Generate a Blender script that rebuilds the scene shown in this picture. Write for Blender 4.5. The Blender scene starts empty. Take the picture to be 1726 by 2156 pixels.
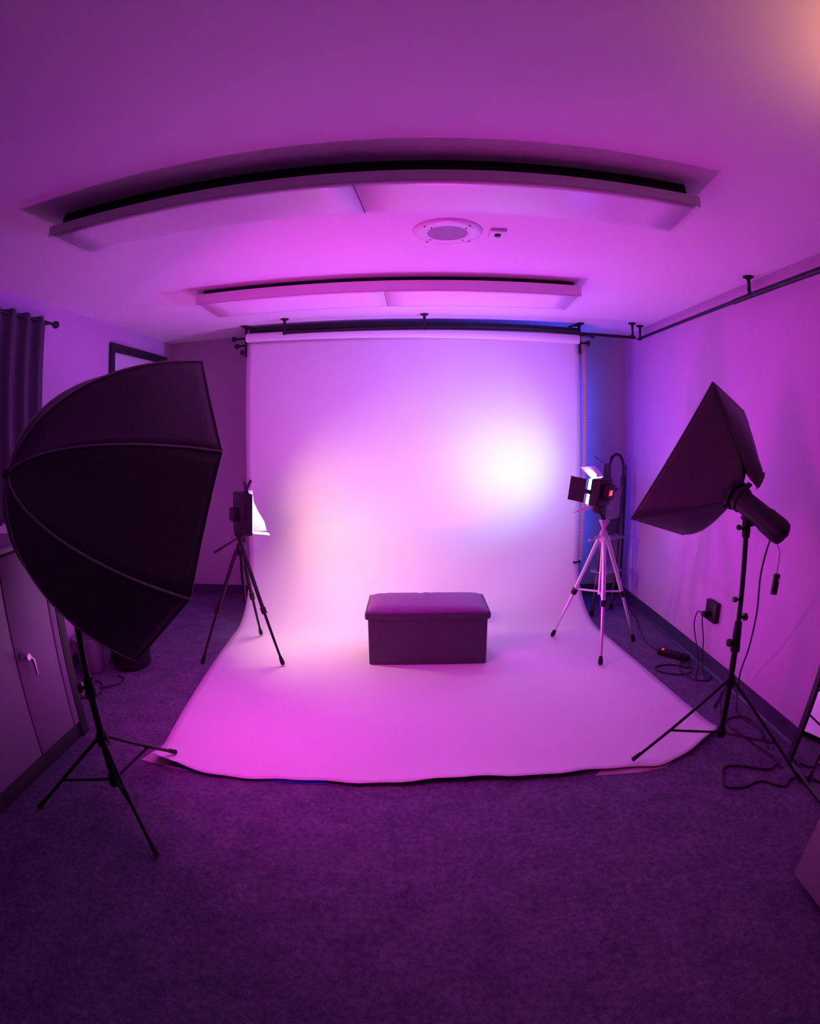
import bpy, bmesh, math, random
from mathutils import Vector, Matrix, noise as mnoise
random.seed(7)
PI = math.pi
sc = bpy.context.scene
COL = sc.collection

# ------------------------------------------------------------------ camera (fisheye lens, 1.49 m above the floor)
F_PX, YAW, PITCH, ROLL, EYE = 1112.9, -0.0168, -0.1462, -0.0074, Vector((0, 0, 1.4941))
cam_data = bpy.data.cameras.new('camera')
cam = bpy.data.objects.new('camera', cam_data)
COL.objects.link(cam)
sc.camera = cam
cam_data.type = 'PANO'
cam_data.panorama_type = 'FISHEYE_LENS_POLYNOMIAL'
cam_data.sensor_fit = 'HORIZONTAL'
cam_data.sensor_width, cam_data.sensor_height = 17.26, 21.56
cam_data.fisheye_fov = PI
cam_data.fisheye_polynomial_k0 = 0.0
cam_data.fisheye_polynomial_k1 = -100.0 / F_PX
cam_data.fisheye_polynomial_k2 = cam_data.fisheye_polynomial_k3 = cam_data.fisheye_polynomial_k4 = 0.0
cam_data.clip_start = 0.02
_f = Vector((math.sin(YAW) * math.cos(PITCH), math.cos(YAW) * math.cos(PITCH), math.sin(PITCH)))
_r = Vector((math.cos(YAW), -math.sin(YAW), 0))
_u = _r.cross(_f)
_r2 = math.cos(ROLL) * _r + math.sin(ROLL) * _u
_u2 = -math.sin(ROLL) * _r + math.cos(ROLL) * _u
cam.matrix_world = Matrix(((_r2.x, _u2.x, -_f.x, EYE.x), (_r2.y, _u2.y, -_f.y, EYE.y), (_r2.z, _u2.z, -_f.z, EYE.z), (0, 0, 0, 1)))

# ------------------------------------------------------------------ world, exposure
world = bpy.data.worlds.new('world')
sc.world = world
world.use_nodes = True
world.node_tree.nodes['Background'].inputs[0].default_value = (0.02, 0.01, 0.03, 1)
world.node_tree.nodes['Background'].inputs[1].default_value = 0.2
sc.view_settings.view_transform = 'Standard'
sc.view_settings.look = 'None'
sc.view_settings.gamma = 1.0
sc.view_settings.use_curve_mapping = False
sc.view_settings.exposure = 0.0

# ------------------------------------------------------------------ lights (each belongs to a lamp of the room, except the added magenta one)
OCTA_C = Vector((-1.0569, 1.8042, 1.2647))
_az, _el = 0.8981, -0.2993
OCTA_N = Vector((math.cos(_el) * math.cos(_az), math.cos(_el) * math.sin(_az), math.sin(_el)))
LED_L_C, LED_L_N = Vector((-1.165, 3.33, 1.0)), Vector((0.84, 0.54, -0.05)).normalized()
LED_R_C, LED_R_N = Vector((1.235, 3.42, 1.12)), Vector((-0.68, 0.70, 0.14)).normalized()


def aim(o, loc, n):
    o.location = loc
    o.rotation_euler = (-n).to_track_quat('Z', 'Y').to_euler()


def area(name, loc, n, power, color, shape, sx, sy=None, spread=PI):
    d = bpy.data.lights.new(name, 'AREA')
    d.energy, d.color, d.shape, d.size = power, color, shape, sx
    if sy:
        d.size_y = sy
    d.spread = spread
    o = bpy.data.objects.new(name, d)
    COL.objects.link(o)
    aim(o, loc, n)
    return o


def point(name, loc, power, color, radius):
    d = bpy.data.lights.new(name, 'POINT')
    d.energy, d.color, d.shadow_soft_size = power, color, radius
    o = bpy.data.objects.new(name, d)
    COL.objects.link(o)
    o.location = loc
    return o


area('octagon_softbox_light', OCTA_C + OCTA_N * 0.012, OCTA_N, 20.3, (1, 0.017, 0.71), 'DISK', 1.02)
area('warm_led_light', LED_L_C + LED_L_N * 0.06, Vector((0.66, 0.70, -0.30)), 4.3, (1, 0.7, 0.24), 'RECTANGLE', 0.20, 0.25, PI * 0.62)
area('warm_led_lower_light', LED_L_C + LED_L_N * 0.09 + Vector((0.02, 0.0, -0.175)), Vector((0.50, 0.38, -0.78)), 3.3, (1, 0.66, 0.45), 'RECTANGLE', 0.12, 0.05, PI * 0.72)
area('cool_led_light', LED_R_C + LED_R_N * 0.06, LED_R_N, 2.0, (0.375, 1, 0.9), 'RECTANGLE', 0.15, 0.15, PI * 0.50)
area('cool_led_flood_light', LED_R_C + LED_R_N * 0.062, LED_R_N, 5.6, (0.26, 0.42, 1), 'RECTANGLE', 0.15, 0.15)
area('cool_led_top_light', LED_R_C + LED_R_N * 0.05 + Vector((0, 0, 0.09)), Vector((-0.84, 0.14, 0.52)), 28, (0.12, 0.07, 1), 'RECTANGLE', 0.14, 0.05, PI * 0.85)
area('blue_lamp_light', (1.06, 4.36, 1.25), Vector((0.33, 0.94, 0.0)), 26, (0.01, 0.06, 1), 'RECTANGLE', 0.08, 1.7, PI * 0.52)
area('added_magenta_light', (0.22, 3.86, 0.20), Vector((-0.04, -0.66, 0.75)), 22, (0.9, 0.019, 1), 'RECTANGLE', 0.24, 0.10, PI * 0.9)  # added source, unseen behind the ottoman, brightens the ceiling
point('warm_room_lamp_light', (1.14, 0.50, 2.065), 7.9, (1, 0.42, 0.16), 0.045)

# ------------------------------------------------------------------ room constants
XL, XR, YB, YF, H = -2.356, 1.924, 4.676, -1.9, 2.44
YP = 4.27                                                            # where the seamless paper hangs


# ------------------------------------------------------------------ materials
def mat(name, base, rough=0.6, metal=0.0, noise=None, bump=None, spec=0.5, sheen=0.0, emit=None, coat=0.0):
    """noise = (scale, second colour, detail), bump = (scale, strength, distance)"""
    m = bpy.data.materials.new(name)
    m.use_nodes = True
    nt = m.node_tree
    b = nt.nodes['Principled BSDF']
    b.inputs['Base Color'].default_value = (*base, 1)
    b.inputs['Roughness'].default_value = rough
    b.inputs['Metallic'].default_value = metal
    b.inputs['Specular IOR Level'].default_value = spec
    if sheen:
        b.inputs['Sheen Weight'].default_value = sheen
        b.inputs['Sheen Roughness'].default_value = 0.5
    if coat:
        b.inputs['Coat Weight'].default_value = coat
    if emit:
        b.inputs['Emission Color'].default_value = (*emit[0], 1)
        b.inputs['Emission Strength'].default_value = emit[1]
    tc = nt.nodes.new('ShaderNodeTexCoord')
    if noise:
        n = nt.nodes.new('ShaderNodeTexNoise')
        n.inputs['Scale'].default_value = noise[0]
        n.inputs['Detail'].default_value = noise[2] if len(noise) > 2 else 4
        nt.links.new(tc.outputs['Object'], n.inputs['Vector'])
        r = nt.nodes.new('ShaderNodeValToRGB')
        r.color_ramp.elements[0].position, r.color_ramp.elements[1].position = 0.32, 0.70
        r.color_ramp.elements[0].color = (*base, 1)
        r.color_ramp.elements[1].color = (*noise[1], 1)
        nt.links.new(n.outputs['Fac'], r.inputs['Fac'])
        nt.links.new(r.outputs['Color'], b.inputs['Base Color'])
    if bump:
        n2 = nt.nodes.new('ShaderNodeTexNoise')
        n2.inputs['Scale'].default_value = bump[0]
        n2.inputs['Detail'].default_value = 3
        nt.links.new(tc.outputs['Object'], n2.inputs['Vector'])
        bp = nt.nodes.new('ShaderNodeBump')
        bp.inputs['Strength'].default_value = bump[1]
        bp.inputs['Distance'].default_value = bump[2]
        nt.links.new(n2.outputs['Fac'], bp.inputs['Height'])
        nt.links.new(bp.outputs['Normal'], b.inputs['Normal'])
    return m


M = {}
M['ceiling'] = mat('ceiling_paint', (0.86, 0.83, 0.85), 0.85, noise=(3, (0.88, 0.85, 0.87)), bump=(140, 0.12, 0.002))
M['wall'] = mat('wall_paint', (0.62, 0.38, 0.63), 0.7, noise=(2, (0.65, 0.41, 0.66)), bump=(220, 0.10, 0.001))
M['wall_grey'] = mat('grey_wall_paint', (0.40, 0.38, 0.42), 0.75, noise=(2, (0.43, 0.41, 0.45)), bump=(220, 0.10, 0.001))
M['base'] = mat('dark_rubber_baseboard', (0.045, 0.035, 0.085), 0.38, noise=(6, (0.06, 0.045, 0.10)))
M['paper'] = mat('white_seamless_paper', (0.84, 0.82, 0.84), 0.62, noise=(1.5, (0.87, 0.85, 0.87)), bump=(4, 0.05, 0.02), spec=0.35)
M['kraft'] = mat('mauve_paper', (0.50, 0.36, 0.42), 0.7, noise=(8, (0.56, 0.42, 0.46)))
M['bluepaper'] = mat('blue_paper', (0.04, 0.09, 0.55), 0.6, noise=(8, (0.05, 0.11, 0.62)))
M['fixture'] = mat('white_enamel', (0.80, 0.78, 0.80), 0.35, noise=(5, (0.77, 0.75, 0.77)))
M['lens'] = mat('acrylic_lens', (0.90, 0.88, 0.90), 0.28, noise=(40, (0.93, 0.91, 0.93)), bump=(160, 0.15, 0.001))
M['grille'] = mat('speaker_grille', (0.36, 0.34, 0.38), 0.6, noise=(400, (0.22, 0.20, 0.24)))
M['black'] = mat('black_plastic', (0.009, 0.008, 0.010), 0.48, noise=(30, (0.015, 0.014, 0.017)), spec=0.3)
M['blackmetal'] = mat('black_painted_metal', (0.008, 0.007, 0.009), 0.38, noise=(20, (0.013, 0.012, 0.015)), spec=0.35)
M['nylon'] = mat('black_nylon', (0.022, 0.019, 0.023), 0.5, noise=(300, (0.085, 0.075, 0.088)), bump=(420, 0.25, 0.001), sheen=0.05)
M['piping'] = mat('shiny_grey_piping', (0.26, 0.25, 0.27), 0.3, noise=(200, (0.32, 0.31, 0.33)), spec=0.8)
M['diffuser'] = mat('white_diffuser_cloth', (0.8, 0.78, 0.8), 0.8, noise=(60, (0.84, 0.82, 0.84)))
M['silver'] = mat('silver_aluminium', (0.74, 0.70, 0.74), 0.28, 0.9, noise=(12, (0.80, 0.77, 0.80)))
M['pinkalu'] = mat('satin_grey_plastic', (0.45, 0.40, 0.44), 0.45, noise=(18, (0.50, 0.45, 0.48)))
M['chrome'] = mat('chrome', (0.85, 0.84, 0.86), 0.12, 1.0, noise=(9, (0.9, 0.89, 0.9)))
M['ottoman'] = mat('dark_grey_linen', (0.055, 0.045, 0.06), 0.8, noise=(160, (0.085, 0.07, 0.09)), bump=(300, 0.4, 0.002), sheen=0.15)
M['lid'] = mat('plum_faux_leather', (0.25, 0.045, 0.27), 0.5, noise=(60, (0.29, 0.06, 0.31)), bump=(180, 0.15, 0.001), spec=0.22)
M['cabinet'] = mat('mauve_steel', (0.33, 0.19, 0.33), 0.42, noise=(3, (0.36, 0.21, 0.36)))
M['cabdark'] = mat('dark_steel_edge', (0.04, 0.035, 0.04), 0.5, noise=(5, (0.05, 0.045, 0.05)))
M['curtain'] = mat('black_curtain_cloth', (0.055, 0.038, 0.06), 0.75, noise=(90, (0.08, 0.055, 0.085)), bump=(260, 0.3, 0.001), sheen=0.2)
M['frame'] = mat('black_frame_wood', (0.012, 0.010, 0.014), 0.5, noise=(14, (0.02, 0.016, 0.022)))
M['mount'] = mat('white_mount_board', (0.66, 0.64, 0.68), 0.6, noise=(4, (0.69, 0.67, 0.71)))
M['ladder'] = mat('dark_ladder_steel', (0.02, 0.017, 0.022), 0.3, noise=(14, (0.03, 0.026, 0.032)))
M['tread'] = mat('grey_ladder_tread', (0.22, 0.20, 0.26), 0.6, noise=(30, (0.27, 0.25, 0.31)))
M['cord'] = mat('black_cord', (0.012, 0.011, 0.014), 0.5, noise=(60, (0.02, 0.018, 0.022)))
M['strip'] = mat('peach_plastic_strip', (0.86, 0.50, 0.42), 0.5, noise=(20, (0.88, 0.56, 0.46)))
M['bead'] = mat('brown_bead', (0.30, 0.14, 0.14), 0.5, noise=(20, (0.35, 0.17, 0.16)))
M['white'] = mat('white_plastic', (0.78, 0.74, 0.78), 0.4, noise=(8, (0.82, 0.78, 0.82)))
M['cube'] = mat('pale_laminate', (0.30, 0.26, 0.28), 0.5, noise=(3, (0.33, 0.29, 0.31)))
M['mirror'] = mat('mirror_glass', (0.86, 0.85, 0.86), 0.02, 1.0, noise=(2, (0.88, 0.87, 0.88)))
M['redled'] = mat('red_display', (0.8, 0.02, 0.03), 0.4, noise=(80, (0.9, 0.04, 0.05)), emit=((1.0, 0.03, 0.06), 2.2))
M['digit'] = mat('bright_digit', (0.9, 0.3, 0.3), 0.4, noise=(80, (0.95, 0.35, 0.35)), emit=((1.0, 0.25, 0.25), 3.0))
M['ledwarm'] = mat('warm_led_face', (0.9, 0.8, 0.7), 0.5, noise=(120, (0.95, 0.85, 0.75)), emit=((1.0, 0.62, 0.38), 5.0))
M['ledcool'] = mat('cool_led_face', (0.8, 0.85, 0.95), 0.5, noise=(120, (0.85, 0.9, 1.0)), emit=((0.75, 0.85, 1.0), 6.0))
M['door_inner'] = mat('white_barn_door_inside', (0.82, 0.80, 0.80), 0.5, noise=(12, (0.86, 0.84, 0.84)))
M['bulb'] = mat('warm_bulb', (0.9, 0.8, 0.6), 0.4, noise=(12, (0.95, 0.85, 0.65)), emit=((1.0, 0.6, 0.25), 6.0))
M['bin'] = mat('black_bin_plastic', (0.012, 0.011, 0.014), 0.5, noise=(12, (0.018, 0.016, 0.02)))


# carpet: mottled fleck over fine loop grain
def carpet():
    m = bpy.data.materials.new('mottled_carpet')
    m.use_nodes = True
    nt = m.node_tree
    b = nt.nodes['Principled BSDF']
    b.inputs['Roughness'].default_value = 0.95
    b.inputs['Specular IOR Level'].default_value = 0.1
    tc = nt.nodes.new('ShaderNodeTexCoord')

    def nz(scale, detail, rough=0.6):
        n = nt.nodes.new('ShaderNodeTexNoise')
        n.inputs['Scale'].default_value, n.inputs['Detail'].default_value, n.inputs['Roughness'].default_value = scale, detail, rough
        nt.links.new(tc.outputs['Object'], n.inputs['Vector'])
        return n
    big, mid, fine = nz(7, 8, 0.72), nz(42, 8, 0.75), nz(320, 3)

    def ramp(src, a, c, p0, p1):
        r = nt.nodes.new('ShaderNodeValToRGB')
        r.color_ramp.elements[0].position, r.color_ramp.elements[1].position = p0, p1
        r.color_ramp.elements[0].color, r.color_ramp.elements[1].color = (*a, 1), (*c, 1)
        nt.links.new(src.outputs['Fac'], r.inputs['Fac'])
        return r

    def mix(a, c, fac, mode):
        x = nt.nodes.new('ShaderNodeMix')
        x.data_type, x.blend_type = 'RGBA', mode
        x.inputs['Factor'].default_value = fac
        nt.links.new(a, x.inputs['A'])
        nt.links.new(c, x.inputs['B'])
        return x.outputs['Result']
    base = ramp(big, (0.115, 0.094, 0.155), (0.19, 0.152, 0.228), 0.35, 0.65)
    fleck = ramp(mid, (0.58, 0.55, 0.62), (1.46, 1.40, 1.46), 0.34, 0.70)
    grain = ramp(fine, (0.6, 0.6, 0.6), (1.4, 1.4, 1.4), 0.35, 0.65)
    c = mix(mix(base.outputs['Color'], fleck.outputs['Color'], 1.0, 'MULTIPLY'), grain.outputs['Color'], 1.0, 'MULTIPLY')
    nt.links.new(c, b.inputs['Base Color'])
    bp = nt.nodes.new('ShaderNodeBump')
    bp.inputs['Strength'].default_value, bp.inputs['Distance'].default_value = 0.6, 0.004
    nt.links.new(fine.outputs['Fac'], bp.inputs['Height'])
    nt.links.new(bp.outputs['Normal'], b.inputs['Normal'])
    return m


M['carpet'] = carpet()


# ------------------------------------------------------------------ mesh helpers
class MB:
    """collects shapes into one bmesh and links them as one object"""

    def __init__(self):
        self.bm = bmesh.new()

    def box(self, c, s, rot=None, bevel=0.0, seg=2):
        g = bmesh.ops.create_cube(self.bm, size=1.0)
        vs = g['verts']
        for v in vs:
            v.co = Vector((v.co.x * s[0], v.co.y * s[1], v.co.z * s[2]))
        if bevel:
            es = {e for v in vs for e in v.link_edges}
            r = bmesh.ops.bevel(self.bm, geom=list(es), offset=bevel, segments=seg, affect='EDGES', profile=0.5)
            vs = list({v for f in r['faces'] for v in f.verts} | {v for v in vs if v.is_valid})
        for v in vs:
            p = v.co
            if rot is not None:
                p = rot @ p
            v.co = p + Vector(c)
        return self

    def tube(self, pts, r, n=10, cap=True):
        """swept round bar; r a number or one per point"""
        pts = [Vector(p) for p in pts]
        rs = r if isinstance(r, (list, tuple)) else [r] * len(pts)
        rings, prev = [], None
        for i, p in enumerate(pts):
            if i == 0:
                t = pts[1] - p
            elif i == len(pts) - 1:
                t = p - pts[i - 1]
            else:
                t = (pts[i + 1] - p).normalized() + (p - pts[i - 1]).normalized()
            t.normalize()
            if prev is None:
                a = Vector((0, 0, 1)) if abs(t.z) < 0.9 else Vector((1, 0, 0))
                u = t.cross(a).normalized()
            else:
                u = (prev - t * prev.dot(t)).normalized()
            prev = u
            w = t.cross(u)
            rings.append([self.bm.verts.new(p + rs[i] * (math.cos(2 * PI * k / n) * u + math.sin(2 * PI * k / n) * w)) for k in range(n)])
        for a, b in zip(rings, rings[1:]):
            for k in range(n):
                self.bm.faces.new((a[k], a[(k + 1) % n], b[(k + 1) % n], b[k]))
        if cap:
            self.bm.faces.new(rings[0][::-1])
            self.bm.faces.new(rings[-1])
        return self

    def lathe(self, prof, n=32, origin=(0, 0, 0), axis=Vector((0, 0, 1)), close=False):
        """prof = (radius, height) pairs turned about the axis"""
        axis = Vector(axis).normalized()
        a = Vector((1, 0, 0)) if abs(axis.x) < 0.9 else Vector((0, 1, 0))
        u = axis.cross(a).normalized()
        w = axis.cross(u)
        o = Vector(origin)
        rings = []
        for r, z in prof:
            if r < 1e-6:
                rings.append([self.bm.verts.new(o + axis * z)])
            else:
                rings.append([self.bm.verts.new(o + axis * z + r * (math.cos(2 * PI * k / n) * u + math.sin(2 * PI * k / n) * w)) for k in range(n)])
        prs = list(zip(rings, rings[1:]))
        if close:
            prs.append((rings[-1], rings[0]))
        for A, B in prs:
            for k in range(n):
                k2 = (k + 1) % n
                if len(A) == 1 and len(B) == 1:
                    continue
                if len(A) == 1:
                    self.bm.faces.new((A[0], B[k2], B[k]))
                elif len(B) == 1:
                    self.bm.faces.new((A[k], A[k2], B[0]))
                else:
                    self.bm.faces.new((A[k], A[k2], B[k2], B[k]))
        return self

    def grid(self, fn, nu, nv):
        vs = [[self.bm.verts.new(Vector(fn(i / nu, j / nv))) for j in range(nv + 1)] for i in range(nu + 1)]
        for i in range(nu):
            for j in range(nv):
                self.bm.faces.new((vs[i][j], vs[i + 1][j], vs[i + 1][j + 1], vs[i][j + 1]))
        return self

    def slab(self, pts, thick):
        """flat polygon given by 3-D corner points, given a thickness along its normal"""
        p = [Vector(q) for q in pts]
        n = (p[1] - p[0]).cross(p[2] - p[0]).normalized() * thick * 0.5
        a = [self.bm.verts.new(q + n) for q in p]
        b = [self.bm.verts.new(q - n) for q in p]
        self.bm.faces.new(a)
        self.bm.faces.new(b[::-1])
        for i in range(len(p)):
            j = (i + 1) % len(p)
            self.bm.faces.new((a[i], b[i], b[j], a[j]))
        return self

    def build(self, name, m, parent=None, smooth=True, thick=0.0, angle=40):
        bmesh.ops.remove_doubles(self.bm, verts=self.bm.verts, dist=1e-6)
        bmesh.ops.recalc_face_normals(self.bm, faces=self.bm.faces)
        me = bpy.data.meshes.new(name)
        self.bm.to_mesh(me)
        self.bm.free()
        me.materials.append(m)
        if smooth:
            for p in me.polygons:
                p.use_smooth = True
            me.set_sharp_from_angle(angle=math.radians(angle))
        o = bpy.data.objects.new(name, me)
        COL.objects.link(o)
        if thick:
            s = o.modifiers.new('thickness', 'SOLIDIFY')
            s.thickness = thick
            s.offset = 0
        if parent:
            o.parent = parent
            o.matrix_parent_inverse = parent.matrix_basis.inverted()
        return o


def tag(o, label, cat, group=None):
    o['label'], o['category'] = label, cat
    if group:
        o['group'] = group
    return o


def thing(name, label, cat, loc=(0, 0, 0), group=None):
    o = bpy.data.objects.new(name, None)
    o.empty_display_size = 0.05
    COL.objects.link(o)
    o.location = loc
    return tag(o, label, cat, group)


def struct(o):
    o['kind'] = 'structure'
    return o


def catmull(pts, k=6):
    pts = [Vector(p) for p in pts]
    P = [2 * pts[0] - pts[1]] + pts + [2 * pts[-1] - pts[-2]]
    out = []
    for i in range(1, len(P) - 2):
        p0, p1, p2, p3 = P[i - 1], P[i], P[i + 1], P[i + 2]
        for j in range(k):
            t = j / k
            out.append(0.5 * ((2 * p1) + (p2 - p0) * t + (2 * p0 - 5 * p1 + 4 * p2 - p3) * t * t + (3 * p1 - p0 - 3 * p2 + p3) * t ** 3))
    out.append(pts[-1])
    return out


def basis(n, up=Vector((0, 0, 1))):
    """rotation whose local X is sideways, Y is up-ish, Z is n"""
    n = n.normalized()
    x = up.cross(n).normalized()
    y = n.cross(x)
    return Matrix(((x.x, y.x, n.x), (x.y, y.y, n.y), (x.z, y.z, n.z)))


# ================================================================== THE SETTING
T = 0.12
cx, cyy = (XL + XR) / 2, (YB + YF) / 2
struct(MB().box((cx, cyy, -T / 2), (XR - XL + 2 * T, YB - YF + 2 * T, T)).build('floor', M['carpet'], smooth=False))
struct(MB().box((cx, cyy, H + T / 2), (XR - XL + 2 * T, YB - YF + 2 * T, T)).build('ceiling', M['ceiling'], smooth=False))
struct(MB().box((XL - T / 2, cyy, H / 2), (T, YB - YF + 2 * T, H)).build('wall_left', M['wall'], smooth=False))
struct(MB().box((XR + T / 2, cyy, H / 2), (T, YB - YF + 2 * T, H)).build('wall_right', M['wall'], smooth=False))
struct(MB().box((cx, YB + T / 2, H / 2), (XR - XL, T, H)).build('wall_back', M['wall_grey'], smooth=False))
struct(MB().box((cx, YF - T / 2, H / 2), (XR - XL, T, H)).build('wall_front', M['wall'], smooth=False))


def baseboard(name, a, b, nrm):
    """cove base: flat strip with a small curved foot"""
    a, b, nrm = Vector(a), Vector(b), Vector(nrm)
    prof = [(0.0, 0.107), (0.006, 0.105), (0.007, 0.020), (0.010, 0.010), (0.018, 0.004), (0.026, 0.0), (0.0, 0.0)]
    bm = MB()
    rings = [[bm.bm.verts.new(p + nrm * d + Vector((0, 0, z))) for d, z in prof] for p in (a, b)]
    n = len(prof)
    for k in range(n):
        bm.bm.faces.new((rings[0][k], rings[0][(k + 1) % n], rings[1][(k + 1) % n], rings[1][k]))
    bm.bm.faces.new(rings[0])
    bm.bm.faces.new(rings[1][::-1])
    return struct(bm.build(name, M['base']))


baseboard('baseboard_back', (XL, YB, 0), (XR, YB, 0), (0, -1, 0))
baseboard('baseboard_right', (XR, YF, 0), (XR, YB, 0), (-1, 0, 0))
baseboard('baseboard_left', (XL, YF, 0), (XL, YB, 0), (1, 0, 0))


# ================================================================== SEAMLESS PAPER
def rag(x):
    """front edge of the paper: distance from the camera along the floor"""
    return 1.905 + 0.022 * math.sin(2.3 * x + 0.4) + 0.010 * math.sin(9 * x) + 0.004 * math.sin(27 * x)


def paper_point(u, s, ytop=YP, lift=0.004):
    """u across 0..1, s along 0..1 from the roll to the front edge"""
    z0, R = 2.30, 0.52
    Lv, Lc = z0 - R - lift, R * PI / 2
    yc = ytop - R
    xl_f, xr_f = -1.24, 1.60
    Lf = yc - 1.905
    d = s * (Lv + Lc + Lf)
    if d < Lv:
        y, z = ytop, z0 - d
    elif d < Lv + Lc:
        a = (d - Lv) / R
        y, z = yc + R * math.cos(a), lift + R - R * math.sin(a)
    else:
        y, z = yc - (d - Lv - Lc), lift
    # the sheet drifts a little to the right as it comes forward
    t = max(0.0, min(1.0, (ytop - y) / (ytop - 1.905)))
    xl = -1.425 - 0.035 * (2.30 - z) / 2.3 + t * 0.20 + (0.035 * math.sin(t * PI)) * -1
    xr = 1.335 + 0.03 * (2.30 - z) / 2.3 + t * 0.22
    x = xl + (xr - xl) * u
    return x, y, z, d - Lv - Lc, Lf


def paper_fn(u, s):
    x, y, z, df, Lf = paper_point(u, s)
    if df > 0:
        k = df / Lf
        yf = rag(x)
        # right front corner is cut back at a slant
        if x > 1.12:
            yf += (x - 1.12) ** 1.25 * 0.62
        y = (YP - 0.52) + (yf - (YP - 0.52)) * k
        z += 0.004 * k * max(0.0, math.sin(3.1 * x + 5 * y)) + 0.0035 * k * (1 + math.sin(7 * x + 2 * y))
        z += 0.020 * max(0.0, k - 0.93) / 0.07 * max(0.0, math.sin(4.2 * x + 1.0)) * 0.6
        z += (0.013 + 0.006 * math.sin(3.3 * x)) * max(0.0, (k - 0.88) / 0.12) ** 2
        # left front corner curls up from the carpet
        c = max(0.0, 1 - u / 0.07) * max(0.0, (k - 0.90) / 0.10)
        z += 0.035 * c
    else:
        y += 0.004 * math.sin(5 * x + 3 * z) * min(1, (2.3 - z) * 2)
    return x, y, z


pp = thing('seamless_paper_backdrop', 'wide white seamless paper hanging from a roll and sweeping out over the carpet', 'backdrop', (0, YP, 0))
MB().grid(paper_fn, 60, 130).build('paper_sheet', M['paper'], pp, thick=0.0012, angle=80)
rl = MB().lathe([(0.0, 0.0), (0.018, 0.0), (0.018, 0.012), (0.030, 0.012), (0.037, 0.0), (0.037, 2.745), (0.030, 2.745), (0.018, 2.733), (0.0, 2.733)], 28,
                (-1.415, YP - 0.037, 2.335), Vector((2.745, 0, -0.036)))
rl.build('paper_roll', M['paper'], pp)

# layers of other paper that stick out from under the white sheet
def under_sheet(name, pts, m, z):
    bm = MB()
    k = len(pts)
    v = [bm.bm.verts.new((x, y, z + dz)) for x, y, dz in pts]
    bm.bm.faces.new(v)
    return bm.build(name, m, smooth=False, thick=0.001)


tag(under_sheet('mauve_paper_sheet', [(-1.345, 1.925, 0.001), (-1.15, 1.895, 0.001), (-0.85, 1.888, 0.001), (-0.55, 1.893, 0), (-0.45, 1.97, 0), (-0.9, 2.02, 0), (-1.31, 2.03, 0)], M['kraft'], 0.0015),
    'thin mauve paper edge showing under the left front corner of the white backdrop', 'paper')
tag(under_sheet('blue_paper_sheet', [(-1.20, 1.925, 0.0), (-1.02, 1.893, 0.0), (-0.55, 1.889, 0.0), (-0.40, 1.895, 0.0), (-0.45, 1.96, 0), (-1.1, 1.98, 0)], M['bluepaper'], 0.0035),
    'blue paper sliver showing below the white backdrop beside the left light stand', 'paper')
tag(under_sheet('torn_paper_strip', [(0.80, 1.908, 0.0), (1.02, 1.888, 0.0), (1.16, 1.898, 0.0), (1.21, 1.935, 0.0), (1.05, 1.97, 0), (0.85, 1.96, 0)], M['kraft'], 0.0015),
    'torn mauve paper strip under the right front edge of the white backdrop', 'paper')
# dark clip on the right edge of the hanging sheet
ck = thing('paper_clip', 'small black clip gripping the right edge of the hanging white paper', 'clip', (1.345, YP - 0.01, 0.43))
MB().box((1.345, YP - 0.012, 0.43), (0.06, 0.016, 0.010), bevel=0.003).box((1.375, YP - 0.004, 0.43), (0.014, 0.03, 0.022), bevel=0.003).build('jaw', M['black'], ck)
MB().tube([(1.36, YP - 0.02, 0.43), (1.315, YP - 0.032, 0.425), (1.305, YP - 0.034, 0.424)], 0.003, 8).build('lever', M['black'], ck)

# dark second roll, its hooks and the plastic chain
dr = MB().lathe([(0.0, 0.0), (0.024, 0.0), (0.024, 2.72), (0.0, 2.72)], 24, (-1.39, YP - 0.03, 2.402), Vector((2.72, 0, -0.026))).build('dark_paper_roll', M['black'])
tag(dr, 'long thin dark roll lying directly above the white paper roll', 'roll')
for sx, zz, lab, nk in ((-1.43, 2.35, 'left', 3), (1.345, 2.32, 'right', 2)):
    sgn = -1 if sx < 0 else 1
    hk = thing('roll_holder', 'black triple hook holder with knobs at the %s end of the paper rolls' % lab, 'bracket', (sx, YP, 2.44))
    MB().box((sx, YP - 0.01, 2.434), (0.05, 0.14, 0.012), bevel=0.003).box((sx, YP - 0.01, 2.31), (0.014, 0.03, 0.26), bevel=0.003).build('bracket', M['blackmetal'], hk)
    MB().tube([(sx, YP - 0.05, 2.43), (sx - sgn * 0.05, YP - 0.05, 2.42), (sx - sgn * 0.10, YP - 0.03, 2.402)], 0.009, 8).build('hook', M['blackmetal'], hk)
    kn = [(0.105, 2.335, 0.02), (0.07, 2.270, 0.0), (0.016, 2.212, -0.01)] if sgn < 0 else [(0.105, 2.338, 0.0), (0.062, 2.268, 0.0)]
    for L_, kz, dy in kn:
        a = Vector((sx, YP - 0.03 + dy, kz + 0.004))
        MB().lathe([(0.0, 0.0), (0.010, 0.0), (0.008, L_ * 0.5), (0.013, L_ * 0.8), (0.022, L_), (0.024, L_ + 0.012), (0.016, L_ + 0.020), (0.0, L_ + 0.020)], 16, a, Vector((sgn, 0, 0))).build('knob', M['black'], hk)
ch = thing('chain_strip', 'narrow peach plastic chain strip hanging down beside the right paper edge', 'chain', (1.392, 4.30, 2.32))
MB().box((1.390, 4.30, 1.375), (0.034, 0.006, 1.88), bevel=0.002).build('strip', M['strip'], ch)
MB().box((1.405, 4.295, 2.322), (0.075, 0.02, 0.014), bevel=0.003).build('top_plate', M['white'], ch)
bd = MB()
for k in range(70):
    for dx in (-0.008, 0.008):
        bd.box((1.390 + dx, 4.2965, 2.30 - k * 0.0265), (0.005, 0.004, 0.009))
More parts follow.
